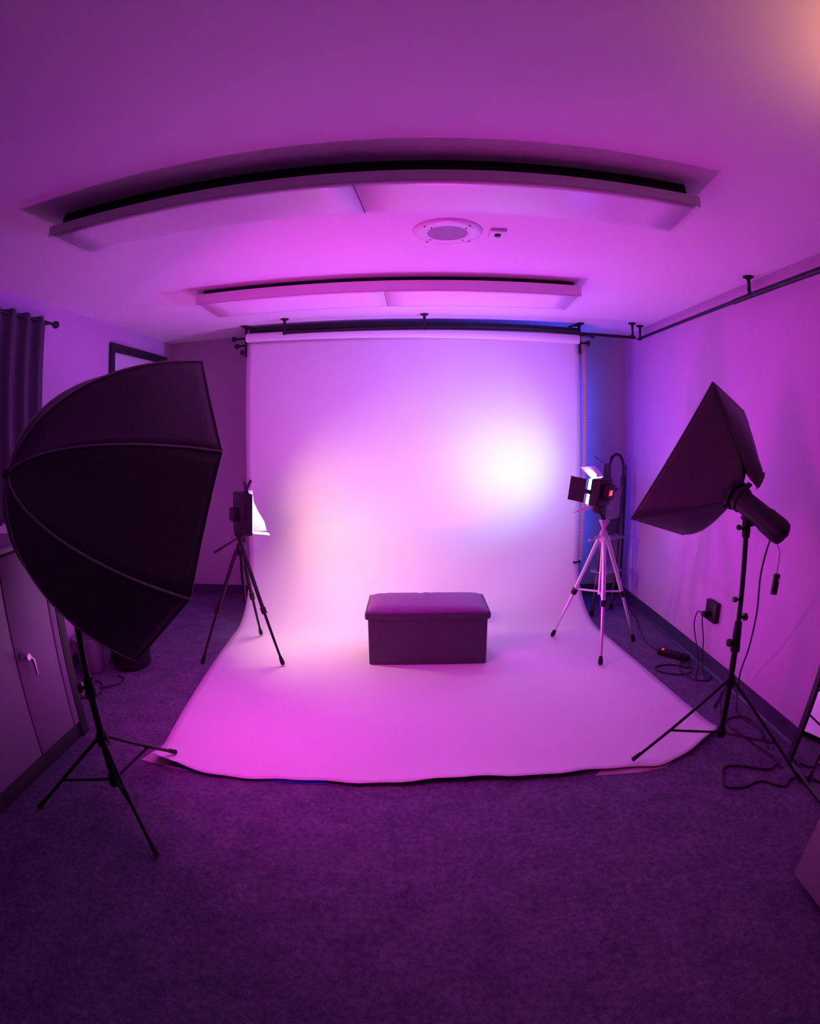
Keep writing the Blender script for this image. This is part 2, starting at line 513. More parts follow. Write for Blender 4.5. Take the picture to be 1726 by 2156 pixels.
o = bd.build('beads', M['bead'], ch, smooth=False)
o['kind'] = 'stuff'


# ================================================================== CEILING THINGS
def fixture(name, label, c0, c1, c2, c3, gap=0.062):
    """c0..c3 bottom corners: near-left, near-right, far-right, far-left"""
    zt, zb = H - gap, 2.34
    t = thing(name, label, 'ceiling light', ((c0[0] + c2[0]) / 2, (c0[1] + c2[1]) / 2, H), 'fluorescent ceiling fixtures')
    nl, nr, fr, fl = [Vector((c[0], c[1], 0)) for c in (c0, c1, c2, c3)]

    def P(u, v, z):
        q = (nl * (1 - u) + nr * u) * (1 - v) + (fl * (1 - u) + fr * u) * v
        return Vector((q.x, q.y, z))
    # housing: trapezoid tray with a turned rim
    hb = MB()
    prof = [(0.0, zt), (0.0, zb), (0.025, zb), (0.025, zb + 0.012), (0.975, zb + 0.012), (0.975, zb), (1.0, zb), (1.0, zt)]
    rings = [[hb.bm.verts.new(P(u, v, z)) for v, z in prof] for u in (0.004, 0.996)]
    n = len(prof)
    for k in range(n):
        hb.bm.faces.new((rings[0][k], rings[0][(k + 1) % n], rings[1][(k + 1) % n], rings[1][k]))
    hb.bm.faces.new(rings[0])
    hb.bm.faces.new(rings[1][::-1])
    hb.build('housing', M['fixture'], t, smooth=False)
    sb_ = MB()
    ring = [[sb_.bm.verts.new(P(u, v, z)) for v, z in ((0.16, H), (0.12, zt - 0.001), (0.88, zt - 0.001), (0.84, H))] for u in (0.01, 0.99)]
    for k in range(4):
        sb_.bm.faces.new((ring[0][k], ring[0][(k + 1) % 4], ring[1][(k + 1) % 4], ring[1][k]))
    sb_.bm.faces.new(ring[0])
    sb_.bm.faces.new(ring[1][::-1])
    sb_.build('gap_shade_spine', M['black'], t, smooth=False)  # black puts the shade of the gap above the housing into the colour
    for a, b in ((0.002, 0.4992), (0.5008, 0.998)):
        lb = MB()

        def lens(u, v, a=a, b=b):
            q = P(a + (b - a) * u, 0.004 + 0.992 * v, zb - 0.003 - 0.0012 * math.sin(PI * v))
            return q
        lb.grid(lens, 8, 8)
        lb.build('lens', M['lens'], t, thick=0.003, angle=60)
    for u0, u1 in ((-0.004, 0.004), (0.996, 1.004)):
        eb = MB()
        ring = [[eb.bm.verts.new(P(u, v, z)) for v, z in ((-0.01, zb - 0.008), (1.01, zb - 0.008), (1.01, zt - 0.004), (0.99, zt + 0.002), (0.01, zt + 0.002), (-0.01, zt - 0.004))] for u in (u0, u1)]
        for k in range(6):
            eb.bm.faces.new((ring[0][k], ring[0][(k + 1) % 6], ring[1][(k + 1) % 6], ring[1][k]))
        eb.bm.faces.new(ring[0])
        eb.bm.faces.new(ring[1][::-1])
        eb.build('end_cap', M['fixture'], t, smooth=False)
    return t


fixture('fluorescent_fixture', 'long white fluorescent ceiling fixture nearest the camera with a dark seam at its middle', (-1.404, 1.629), (0.991, 1.600), (1.016, 1.880), (-1.391, 1.900))
fixture('fluorescent_fixture', 'farther white fluorescent ceiling fixture, just in front of the paper roll', (-1.345, 3.02), (0.965, 3.01), (0.985, 3.39), (-1.365, 3.41), 0.038)

sp = thing('ceiling_speaker', 'round white ceiling speaker with grey grille behind the near light fixture', 'speaker', (0.141, 2.335, H))
MB().lathe([(0.092, -0.010), (0.100, -0.014), (0.150, -0.012), (0.160, -0.004), (0.160, 0.0), (0.092, 0.0)], 48, (0.141, 2.335, H), close=True).build('rim', M['fixture'], sp)
MB().lathe([(0.0, -0.007), (0.06, -0.008), (0.092, -0.009), (0.092, -0.001), (0.0, -0.001)], 40, (0.141, 2.335, H)).build('grille', M['grille'], sp)
for r_, off in ((0.140, 0.72), (0.108, 0.80)):
    for k in range(4):
        a = off + k * PI / 2
        MB().lathe([(0.0, -0.0175), (0.0035, -0.017), (0.004, -0.010), (0.0, -0.010)], 10, (0.141 + r_ * math.cos(a), 2.335 + r_ * math.sin(a), H)).build('screw', M['black'], sp)
jp = thing('ceiling_jack_plate', 'small square white ceiling plate with a dark socket beside the round speaker', 'wall plate', (0.369, 2.33, H))
MB().box((0.369, 2.33, H - 0.008), (0.075, 0.095, 0.016), bevel=0.003).build('plate', M['fixture'], jp)
MB().lathe([(0.0, -0.024), (0.014, -0.024), (0.017, -0.016), (0.017, -0.012), (0.0, -0.012)], 6, (0.369, 2.325, H)).build('socket', M['black'], jp)


def rail_post(bm, x, y, z):
    bm.lathe([(0.0, 0.0), (0.034, 0.0), (0.034, -0.005), (0.014, -0.016), (0.010, -0.028), (0.009, z - H + 0.02), (0.016, z - H + 0.008), (0.016, z - H - 0.014), (0.0, z - H - 0.016)], 14, (x, y, H))


rb = thing('curtain_rail', 'black curtain rail hung from the ceiling in front of the paper roll', 'rail', (0.36, 4.07, H))
MB().tube([(-1.06, 4.07, 2.325), (0.36, 4.07, 2.322), (1.775, 4.07, 2.318)], 0.0125, 12).build('rod', M['blackmetal'], rb)
for x in (-1.046, 0.054, 1.752):
    b_ = MB()
    rail_post(b_, x, 4.07, 2.325)
    b_.build('ceiling_post', M['blackmetal'], rb)
rr = thing('curtain_rail', 'black curtain rail hung from the ceiling along the right wall', 'rail', (1.852, 2.0, H))
MB().tube([(1.852, 4.19, 2.332), (1.852, 2.52, 2.326)], 0.0125, 12).build('rod', M['blackmetal'], rr)
MB().tube([(1.852, 2.70, 2.326), (1.852, 2.52, 2.326), (1.852, 0.4, 2.322)], 0.0165, 12).build('rod', M['blackmetal'], rr)
for y in (4.14, 2.52, 0.9):
    b_ = MB()
    rail_post(b_, 1.852, y, 2.330)
    b_.build('ceiling_post', M['blackmetal'], rr)
MB().lathe([(0.0, 0.0), (0.012, 0.0), (0.014, 0.012), (0.006, 0.02), (0.0, 0.02)], 12, (1.838, 2.52, 2.362), Vector((1, -0.4, 0))).build('thumb_screw', M['blackmetal'], rr)


# ================================================================== LEFT WALL: curtain, frame, cabinet, bits behind
cr = thing('curtain_rod', 'black curtain rod with ball finial high on the left wall', 'curtain rod', (-2.27, 2.0, 2.29))
MB().tube([(-2.27, 0.7, 2.289), (-2.27, 2.74, 2.289)], 0.010, 10).build('rod', M['blackmetal'], cr)
MB().lathe([(0.0, 0.0), (0.010, 0.0), (0.012, 0.012), (0.022, 0.026), (0.026, 0.042), (0.020, 0.058), (0.0, 0.066)], 18, (-2.27, 2.735, 2.289), Vector((0, 1, 0))).build('finial', M['blackmetal'], cr)
MB().box((-2.345, 2.71, 2.289), (0.02, 0.05, 0.06), bevel=0.003).tube([(-2.345, 2.71, 2.289), (-2.27, 2.71, 2.286)], 0.007, 8).build('wall_bracket', M['blackmetal'], cr)


def curtain_fn(u, v):
    y = 1.10 + 1.585 * u
    z = 2.312 - 1.205 * v
    amp = 0.030 * (0.55 + 0.45 * v)
    ph = 2 * PI * (u * 12.0 + 0.18 * math.sin(5 * u))
    x = -2.265 + amp * math.sin(ph) + 0.010 * math.sin(ph * 2 + 1 + v)
    y += 0.014 * math.sin(ph + 1.3) - 0.02 * v * u
    if v < 0.03:
        z += 0.006 * math.sin(ph)
    return x, y, z


tag(MB().grid(curtain_fn, 260, 26).build('curtain', M['curtain'], thick=0.003, angle=80), 'black cloth curtain hanging in folds at the left edge', 'curtain')

fr = thing('picture_frame', 'black rectangular frame with pale inside on the left wall behind the octagonal softbox', 'frame', (XL + 0.015, 4.07, 1.6))
y0, y1, z0, z1 = 3.575, 4.56, 1.55, 2.292
xf = XL + 0.014
MB().box((xf, (y0 + y1) / 2, z1 - 0.035), (0.028, y1 - y0, 0.07), bevel=0.003).build('top_rail', M['frame'], fr)
MB().box((xf, (y0 + y1) / 2, z0 + 0.03), (0.028, y1 - y0, 0.06), bevel=0.003).build('bottom_rail', M['frame'], fr)
MB().box((xf, y0 + 0.028, (z0 + z1) / 2), (0.027, 0.056, z1 - z0 - 0.002), bevel=0.003).build('side_rail', M['frame'], fr)
MB().box((xf, y1 - 0.028, (z0 + z1) / 2), (0.027, 0.056, z1 - z0 - 0.002), bevel=0.003).build('side_rail', M['frame'], fr)
MB().box((XL + 0.005, (y0 + y1) / 2, (z0 + z1) / 2), (0.008, y1 - y0 - 0.06, z1 - z0 - 0.06)).build('panel', M['mount'], fr, smooth=False)

# steel cabinet along the left wall
cb = thing('storage_cabinet', 'low steel storage cabinet with lever handle under the curtain on the left', 'cabinet', (-2.05, 1.3, 0))
XC = -1.775
CT = 1.085
MB().box(((XC + XL + 0.03) / 2 - 0.012, 1.12, CT / 2 - 0.01), (XC - XL - 0.054, 1.90, CT - 0.02), bevel=0.004).build('body', M['cabdark'], cb)
MB().box(((XC + XL + 0.03) / 2, 1.10, CT - 0.006), (XC - XL - 0.03, 1.94, 0.024), bevel=0.005).build('top', M['cabinet'], cb)
dd = MB().box((XC - 0.008, 1.832, 0.575), (0.02, 0.30, 0.96), bevel=0.004).build('door', M['cabinet'], cb)
MB().box((XC - 0.008, 1.40, 0.575), (0.02, 0.55, 0.96), bevel=0.004).build('door', M['cabinet'], cb)
MB().box((XC - 0.008, 0.62, 0.575), (0.02, 0.99, 0.96), bevel=0.004).build('door', M['cabinet'], cb)
MB().box((XC - 0.008, 2.010, 0.575), (0.021, 0.045, 0.96), bevel=0.004).build('stile', M['cabinet'], cb)
MB().box((XC - 0.010, 2.066, 0.53), (0.026, 0.062, 1.06), bevel=0.004).build('end_post', M['cabdark'], cb)
MB().box((XC - 0.016, 1.10, 0.048), (0.01, 1.94, 0.09), bevel=0.002).build('plinth', M['cabdark'], cb)
hd = MB()
hd.lathe([(0.0, 0.0), (0.020, 0.0), (0.022, 0.008), (0.018, 0.020), (0.016, 0.034), (0.019, 0.040), (0.015, 0.050), (0.0, 0.050)], 18, (XC + 0.002, 1.722, 0.598), Vector((1, 0, 0)))
hd.tube([(XC + 0.028, 1.728, 0.590), (XC + 0.032, 1.752, 0.582), (XC + 0.034, 1.762, 0.565), (XC + 0.034, 1.768, 0.49)], [0.006, 0.009, 0.011, 0.007], 12)
hd.build('handle', M['chrome'], dd)

# things half hidden between cabinet and back wall
bn = thing('waste_bin', 'round black waste bin on the carpet behind the octagonal softbox', 'bin', (-1.97, 2.985, 0))
MB().lathe([(0.0, 0.004), (0.128, 0.0), (0.138, 0.02), (0.152, 0.30), (0.160, 0.305), (0.160, 0.318), (0.146, 0.318), (0.130, 0.02), (0.0, 0.012)], 36, (-1.97, 2.985, 0)).build('shell', M['bin'], bn)
pk = thing('power_adapter', 'small white power adapter block lying by the cabinet corner beside the left stand pole', 'adapter', (-2.07, 2.52, 0))
_rz = Matrix.Rotation(0.55, 3, 'Z')
MB().box((-2.075, 2.52, 0.022), (0.055, 0.12, 0.042), _rz, bevel=0.005).build('block', M['white'], pk)
MB().tube(catmull([(-2.10, 2.57, 0.02), (-2.11, 2.62, 0.012), (-2.06, 2.66, 0.008), (-1.99, 2.60, 0.006), (-1.96, 2.52, 0.006), (-2.0, 2.44, 0.006), (-2.08, 2.42, 0.006)]), 0.0045, 8).build('cord', M['cord'], pk)
tag(MB().tube(catmull([(-1.98, 2.78, 0.006), (-1.92, 2.76, 0.006), (-1.90, 2.69, 0.006), (-1.95, 2.62, 0.006), (-2.0, 2.58, 0.006)]), 0.005, 8).build('cable_loop', M['cord']),
    'short black cable loop on the carpet behind the left light stand pole', 'cable')
ch2 = thing('plastic_tub', 'grey plastic tub with rounded rim by the left wall beside the black bin', 'tub', (-2.2, 2.82, 0))
MB().lathe([(0.0, 0.006), (0.075, 0.004), (0.085, 0.02), (0.105, 0.235), (0.112, 0.238), (0.112, 0.25), (0.098, 0.25), (0.078, 0.02), (0.0, 0.012)], 30, (-2.215, 2.83, 0)).build('shell', M['tread'], ch2)
MB().tube(catmull([(-2.12, 2.88, 0.236), (-2.09, 2.92, 0.17), (-2.10, 2.93, 0.08), (-2.12, 2.90, 0.01)]), 0.005, 8).build('cord', M['cord'], ch2)


# ================================================================== OTTOMAN
ot = thing('storage_ottoman', 'dark fabric storage ottoman with cushioned lid on the white paper', 'ottoman', (0.055, 3.385, 0))
ang = Matrix.Rotation(0.012, 3, 'Z')
OC = Vector((0.054, 3.383, 0))
MB().box(OC + Vector((0, 0, 0.006 + 0.165)), (0.772, 0.372, 0.33), ang, bevel=0.010, seg=3).build('box', M['ottoman'], ot)


def lid():
    b = MB()
    W, D_, z0 = 0.806, 0.402, 0.333

    def top(u, v):
        x, y = (u - 0.5) * 2, (v - 0.5) * 2
        ex, ey = 1 - abs(x) ** 10, 1 - abs(y) ** 8
        z = 0.050 * (max(0, ex) ** 0.42) * (max(0, ey) ** 0.42) + 0.010 * (1 - x * x) * (1 - y * y)
        # pulled creases across the middle of the cushion
        for c_, sl, w_, am in ((-0.02, -0.10, 0.045, 0.005), (-0.32, -0.5, 0.04, 0.0022), (0.36, -0.35, 0.05, 0.0016)):
            d = x - c_ - sl * y
            z -= am * math.exp(-(d / w_) ** 2) * (0.6 + 0.4 * y)
            z += 0.6 * am * math.exp(-((d - 0.09) / w_) ** 2) * (0.6 + 0.4 * y)
        p = ang @ Vector((x * W / 2 * (1 - 0.02 * max(0, z) / 0.05), y * D_ / 2 * (1 - 0.02 * max(0, z) / 0.05), 0))
        return p.x + OC.x, p.y + OC.y, z0 + 0.022 + z
    b.grid(top, 72, 40)
    return b


lid().build('lid_cushion', M['lid'], ot, angle=70)
MB().box(OC + Vector((0, 0, 0.353)), (0.808, 0.404, 0.052), ang, bevel=0.014, seg=3).build('lid_edge', M['ottoman'], ot)


# ================================================================== OCTAGONAL SOFTBOX ON ITS STAND
def stand(name, label, base, top, feet, hub_z, low_z, brace_t, r0, caps=None):
    b, tp = Vector(base), Vector(top)
    t = thing(name, label, 'light stand', (b.x, b.y, 0))
    d = (tp - b)

    def at(z):
        return b + d * ((z - b.z) / d.z)
    hub, low = at(hub_z), at(low_z)
    MB().tube([at(low_z - 0.03), at(0.62)], r0 * 1.25, 14).build('lower_pole', M['blackmetal'], t)
    MB().tube([at(0.60), at(tp.z)], r0, 14).build('upper_pole', M['blackmetal'], t)
    MB().lathe([(0.0, -0.05), (r0 * 1.9, -0.05), (r0 * 2.0, -0.03), (r0 * 1.7, 0.0), (r0 * 1.7, 0.03), (0.0, 0.034)], 16, at(0.60), d).build('clamp_collar', M['black'], t)
    kd = Vector((-0.8, -0.6, 0)) if b.x < 0 else Vector((-1, 0, 0))
    MB().lathe([(0.0, 0.0), (0.007, 0.0), (0.007, 0.018), (0.018, 0.020), (0.019, 0.034), (0.010, 0.040), (0.0, 0.040)], 12, at(0.595) + kd * 0.012, kd).build('knob', M['black'], t)
    MB().lathe([(0.0, -0.028), (r0 * 2.1, -0.028), (r0 * 2.1, 0.014), (r0 * 1.5, 0.03), (0.0, 0.03)], 16, hub, d).build('upper_hub', M['black'], t)
    MB().lathe([(0.0, -0.024), (r0 * 2.0, -0.024), (r0 * 2.0, 0.020), (0.0, 0.020)], 16, low, d).build('lower_hub', M['black'], t)
    for k, f in enumerate(feet):
        f = Vector(f)
        o = (Vector((f.x, f.y, 0)) - Vector((b.x, b.y, 0))).normalized()
        a = hub + o * r0 * 1.6
        lb = MB().tube([a, f + Vector((0, 0, 0.010))], r0 * 0.62, 10)
        lg = lb.build('leg', M['blackmetal'], t)
        e = f + Vector((0, 0, 0.012))
        MB().tube([e + (a - e).normalized() * 0.05, e], [r0 * 0.8, r0 * 0.95], 10).build('foot_cap', M['silver'] if caps and k in caps else M['black'], lg)
        p = a + (f - a) * brace_t
        MB().tube([low + o * r0 * 1.5, p], r0 * 0.5, 8).build('brace', M['blackmetal'], t)
    return t, at


PB = Vector((-1.257, 1.557, 0.0))
stand('light_stand', 'black tripod light stand under the octagonal softbox at left', PB, (-1.256, 1.556, 1.345),
      [(-1.628, 1.405, 0), (-0.973, 1.305, 0), (-1.167, 1.975, 0.034)], 0.36, 0.155, 0.56, 0.0135)

oc = thing('octagon_softbox', 'large black octagonal umbrella softbox seen from behind on the left stand', 'softbox', OCTA_C)
OX = Vector((0, 0, 1)).cross(OCTA_N).normalized()
OY = OCTA_N.cross(OX)
RD, DEP, UM, PH = 0.5908, 0.5365, 1.1651, 1.2225


def orib(k, t, push=1.0):
    a = PH + k * PI / 4
    r = RD * math.sin(t * UM) / math.sin(UM) * push
    z = -DEP * (math.cos(t * UM) - math.cos(UM)) / (1 - math.cos(UM))
    return OCTA_C + r * (math.cos(a) * OX + math.sin(a) * OY) + z * OCTA_N


for k in range(8):
    def pan(u, v, k=k):
        t = 0.03 + 0.97 * v
        p, q = orib(k, t), orib(k + 1, t)
        m = p * (1 - u) + q * u
        # cloth between two ribs bellies in slightly
        ax = OCTA_C - OCTA_N * 0.02
        w = 4 * u * (1 - u)
        m -= (m - ax).normalized() * 0.014 * w * math.sin(PI * min(1, v * 1.05)) * 0.9
        return m
    MB().grid(pan, 10, 30).build('panel', M['nylon'], oc, thick=0.0012, angle=80)
for k in range(8):
    pts = [orib(k, 0.03 + 0.97 * j / 26) + (orib(k, 0.03 + 0.97 * j / 26) - (OCTA_C - OCTA_N * 0.02)).normalized() * 0.001 for j in range(27)]
    MB().tube(pts, 0.0042, 6).build('seam_piping', M['piping'], oc)
hm = MB()
rim = [orib(k, 1.0) for k in range(8)]
hm.tube(rim + [rim[0]], 0.0035, 6, cap=False)
hm.build('rim_hem', M['nylon'], oc)
df = MB()
vs = [df.bm.verts.new(p - OCTA_N * 0.004) for p in [orib(k, 1.0, 0.985) for k in range(8)]]
df.bm.faces.new(vs)
df.build('front_diffuser', M['diffuser'], oc, smooth=False)
ap = orib(0, 0.0)
MB().lathe([(0.0, -0.020), (0.012, -0.020), (0.016, -0.008), (0.030, 0.004), (0.034, 0.02), (0.0, 0.02)], 16, ap, OCTA_N).build('end_cap', M['black'], oc)
MB().tube([ap, ap + OCTA_N * (DEP - 0.08)], 0.006, 8).build('shaft', M['blackmetal'], oc)

# ================================================================== RIGHT SOFTBOX, FLASH HEAD AND STAND
FEET_R = [(0.994, 1.953, 0.022), (1.751, 1.555, 0), (1.702, 2.379, 0)]
BR = Vector((1.482, 1.962, 0.0))
TOP_R = Vector((1.430, 1.975, 1.150))
st_r, at_r = stand('light_stand', 'black tripod light stand holding the tilted rectangular softbox by the right wall', BR, TOP_R, FEET_R, 0.40, 0.115, 0.60, 0.0125)
MB().lathe([(0.0, 0.0), (0.006, 0.0), (0.006, 0.018), (0.013, 0.020), (0.013, 0.034), (0.0, 0.036)], 12, at_r(0.80) + Vector((-0.008, 0, 0)), Vector((-1, 0, 0.1))).build('knob', M['black'], st_r)
MB().lathe([(0.0, 0.0), (0.006, 0.0), (0.006, 0.016), (0.018, 0.018), (0.018, 0.032), (0.0, 0.034)], 12, at_r(0.715) + Vector((0.010, 0, 0)), Vector((1, 0, 0))).build('knob', M['black'], st_r)
MB().lathe([(0.0, -0.06), (0.020, -0.06), (0.021, -0.02), (0.018, 0.03), (0.0, 0.03)], 16, at_r(0.665), Vector((TOP_R - BR))).build('clamp_collar', M['black'], st_r)

RING = Vector((1.418, 2.0639, 1.2601))
SBA, SBB, SBC, SBD = Vector((1.3374, 2.1591, 1.7635)), Vector((1.0109, 2.3492, 1.111)), Vector((1.6362, 2.3256, 1.6528)), Vector((1.378, 2.476, 1.0026))
SBC_ = (SBA + SBB + SBC + SBD) / 4
SBN = (SBC_ - RING).normalized()
sb = thing('rectangular_softbox', 'tilted black rectangular softbox with a loose flap near the right wall', 'softbox', SBC_)
TAIL = RING - SBN * 0.405
RR_ = basis(-SBN)
rx, ry = RR_ @ Vector((1, 0, 0)), RR_ @ Vector((0, 1, 0))


def ringpt(towards, r=0.062):
    d = towards - RING
    d -= SBN * d.dot(SBN)
    return RING + d.normalized() * r + SBN * 0.01


def soft_panel(name, A, B, bulge, t_end=1.0, nu=12, nv=16, keep=1.0):
    a1, b1 = ringpt(A), ringpt(B)
    mid = (A + B + a1 + b1) / 4
    out = mid - (RING + SBC_) / 2
    out.normalize()

    def fn(u, v):
        p = A.lerp(a1, v * keep)
        q = B.lerp(b1, v * keep)
        m = p.lerp(q, u)
        # the cloth bows outward along its length, ribs being sprung rods
        m += out * bulge * math.sin(PI * v * 0.95)
        return m
    return MB().grid(fn, nu, nv).build(name, M['nylon'], sb, thick=0.0014, angle=80)


def rib_bow(A, amt):
    a1 = ringpt(A)
    out = (A + a1) / 2 - (RING + SBC_) / 2
    out.normalize()
    return A, a1, out * amt


def bowed(A, B, amtA, amtB, name='panel', cut=1.0, nu=10, nv=18, sag=0.0):
    """panel between two sprung rods; each rod bows outward"""
    _, a1, oa = rib_bow(A, amtA)
    _, b1, ob = rib_bow(B, amtB)
    mid = (oa + ob).normalized() if (oa + ob).length > 1e-6 else Vector((0, 0, 0))

    def fn(u, v):
        v *= cut
        p = A.lerp(a1, v) + oa * math.sin(PI * v)
        q = B.lerp(b1, v) + ob * math.sin(PI * v)
        m = p.lerp(q, u)
        m += mid * sag * 4 * u * (1 - u) * math.sin(PI * v)
        return m
    return MB().grid(fn, nu, nv).build(name, M['nylon'], sb, thick=0.0014, angle=80)



bowed(SBB, SBD, 0.0, 0.05, 'panel', sag=0.015)
bowed(SBC, SBD, 0.055, 0.05, 'panel')


# top panel: stays open by the ring, ends in a loose flap
FL_OUT = catmull([Vector((1.6362, 2.3256, 1.6528)), Vector((1.6054, 2.2077, 1.5360)), Vector((1.5734, 2.1065, 1.4329)), Vector((1.5510, 2.0319, 1.3551)), Vector((1.5097, 2.0197, 1.2873))], 8)
FL_IN = catmull([Vector((1.3374, 2.1591, 1.7635)), Vector((1.3763, 2.1295, 1.6445)), Vector((1.4178, 2.0953, 1.5137)), Vector((1.4456, 2.0625, 1.4139)), Vector((1.4707, 2.0537, 1.3514)), Vector((1.5059, 2.0241, 1.3038))], 8)


def along(path, t):
    k = max(0.0, min(1.0, t)) * (len(path) - 1)
    n = min(int(k), len(path) - 2)
    return path[n].lerp(path[n + 1], k - n)


def flap(u, v):
    m = along(FL_IN, v).lerp(along(FL_OUT, v), u)
    return m + Vector((0.012, -0.012, 0.012)) * 4 * u * (1 - u) * math.sin(PI * v)


ROD_A = catmull([Vector((1.3374, 2.1591, 1.7635)), Vector((1.3763, 2.1295, 1.6445)), Vector((1.4178, 2.0953, 1.5137)), Vector((1.4409, 2.0597, 1.4139)), Vector((1.4426, 2.0483, 1.3407)), Vector((1.4318, 2.0507, 1.2830))], 8)
RB = ringpt(SBB)
MB().grid(lambda u, v: along(ROD_A, v).lerp(SBB.lerp(RB, v), u), 12, 24).build('panel', M['nylon'], sb, thick=0.0014, angle=80)
MB().grid(flap, 12, 30).build('loose_flap', M['nylon'], sb, thick=0.0016, angle=80)
MB().grid(lambda u, v: along(FL_IN, 0.80 + 0.2 * v).lerp(along(FL_OUT, 0.72 + 0.26 * v), 0.55 + 0.45 * u) + Vector((0.006, -0.006, 0.004)), 4, 8).build('flap_band', M['nylon'], sb, thick=0.003, angle=80)
b_ = MB()
_v = [b_.bm.verts.new(p) for p in (SBA, SBC, SBD, SBB)]
b_.bm.faces.new(_v)
b_.build('front_diffuser', M['diffuser'], sb, smooth=False)
b_ = MB()
b_.tube([SBA, SBC, SBD, SBB, SBA], 0.004, 6, cap=False)
b_.build('rim_hem', M['nylon'], sb)
b_ = MB()
b_.lathe([(0.048, -0.014), (0.070, -0.014), (0.072, 0.0), (0.070, 0.016), (0.048, 0.016)], 28, RING, SBN, close=True)
for k in range(4):
    a = PI / 4 + k * PI / 2
    dirv = math.cos(a) * rx + math.sin(a) * ry
    b_.tube([RING + dirv * 0.066 - SBN * 0.012, RING + dirv * 0.085 - SBN * 0.005], 0.008, 8)
b_.build('speed_ring', M['black'], sb)

# flash head: barrel, end bell, bracket
fh = thing('flash_head', 'black cylindrical studio flash head behind the tilted softbox on the right stand', 'flash head', RING - SBN * 0.2)
L_ = 0.36
MB().lathe([(0.0, 0.0), (0.055, 0.0), (0.060, 0.012), (0.060, 0.035), (0.052, 0.040), (0.052, 0.200), (0.0, 0.200)], 30, RING - SBN * 0.016, -SBN).build('barrel', M['black'], fh)
MB().lathe([(0.0, 0.0), (0.056, 0.0), (0.057, 0.085), (0.052, 0.105), (0.0, 0.108)], 30, RING - SBN * 0.208, -SBN).build('rear_bell', M['black'], fh)
HM = RING - SBN * 0.120
MB().box(HM - ry * 0.055, (0.03, 0.03, 0.07), RR_, bevel=0.004).tube([HM - ry * 0.055, TOP_R + Vector((0, 0, 0.045))], 0.015, 12).build('mount_arm', M['black'], fh)
MB().lathe([(0.0, -0.065), (0.019, -0.065), (0.021, -0.03), (0.019, 0.03), (0.014, 0.045), (0.0, 0.05)], 16, TOP_R + Vector((0, 0, 0.0)), TOP_R - BR).build('stand_socket', M['black'], fh)
MB().lathe([(0.0, 0.0), (0.005, 0.0), (0.005, 0.022), (0.012, 0.024), (0.012, 0.036), (0.0, 0.037)], 12, TOP_R + Vector((-0.016, 0, -0.03)), Vector((-1, -0.2, 0.35))).build('socket_knob', M['black'], fh)
MB().lathe([(0.0, 0.0), (0.008, 0.0), (0.008, 0.018), (0.014, 0.02), (0.014, 0.03), (0.0, 0.031)], 12, RING - SBN * 0.05 + ry * 0.056, ry).build('ring_lock', M['black'], fh)
MB().lathe([(0.0, 0.0), (0.013, 0.0), (0.016, 0.01), (0.016, 0.02), (0.0, 0.022)], 12, RING - SBN * 0.305 + rx * 0.02, -SBN).build('dial', M['black'], fh)
TL = RING - SBN * 0.285 - ry * 0.045
cordp = [TL, Vector((1.6200, 2.0300, 1.0450)), Vector((1.6600, 2.1190, 0.8670)), Vector((1.7400, 2.2070, 0.6380)), Vector((1.8000, 2.3000, 0.3960)), Vector((1.8500, 2.3990, 0.1940)), Vector((1.840, 2.36, 0.03)),
         Vector((1.80, 2.25, 0.006)), Vector((1.82, 2.06, 0.006)), Vector((1.79, 1.98, 0.006))]
MB().tube(catmull(cordp, 8), 0.005, 8).build('power_cord', M['cord'], fh)
rm = thing('trigger_receiver', 'small black receiver dangling on a thin cord below the flash head', 'receiver', (1.60, 1.99, 0.90))
rp = Vector((1.5859, 1.9009, 0.8825))
MB().box(rp, (0.030, 0.022, 0.095), Matrix.Rotation(0.06, 3, 'Y'), bevel=0.005).build('body', M['black'], rm)
MB().box(rp + Vector((0.008, -0.0115, 0.02)), (0.010, 0.002, 0.018), bevel=0.0005).build('switch', M['pinkalu'], rm)
MB().tube([RING - SBN * 0.300 - ry * 0.040, rp + Vector((0.004, 0, 0.14)), rp + Vector((0, 0, 0.046))], 0.0018, 6).build('sync_cord', M['cord'], rm)


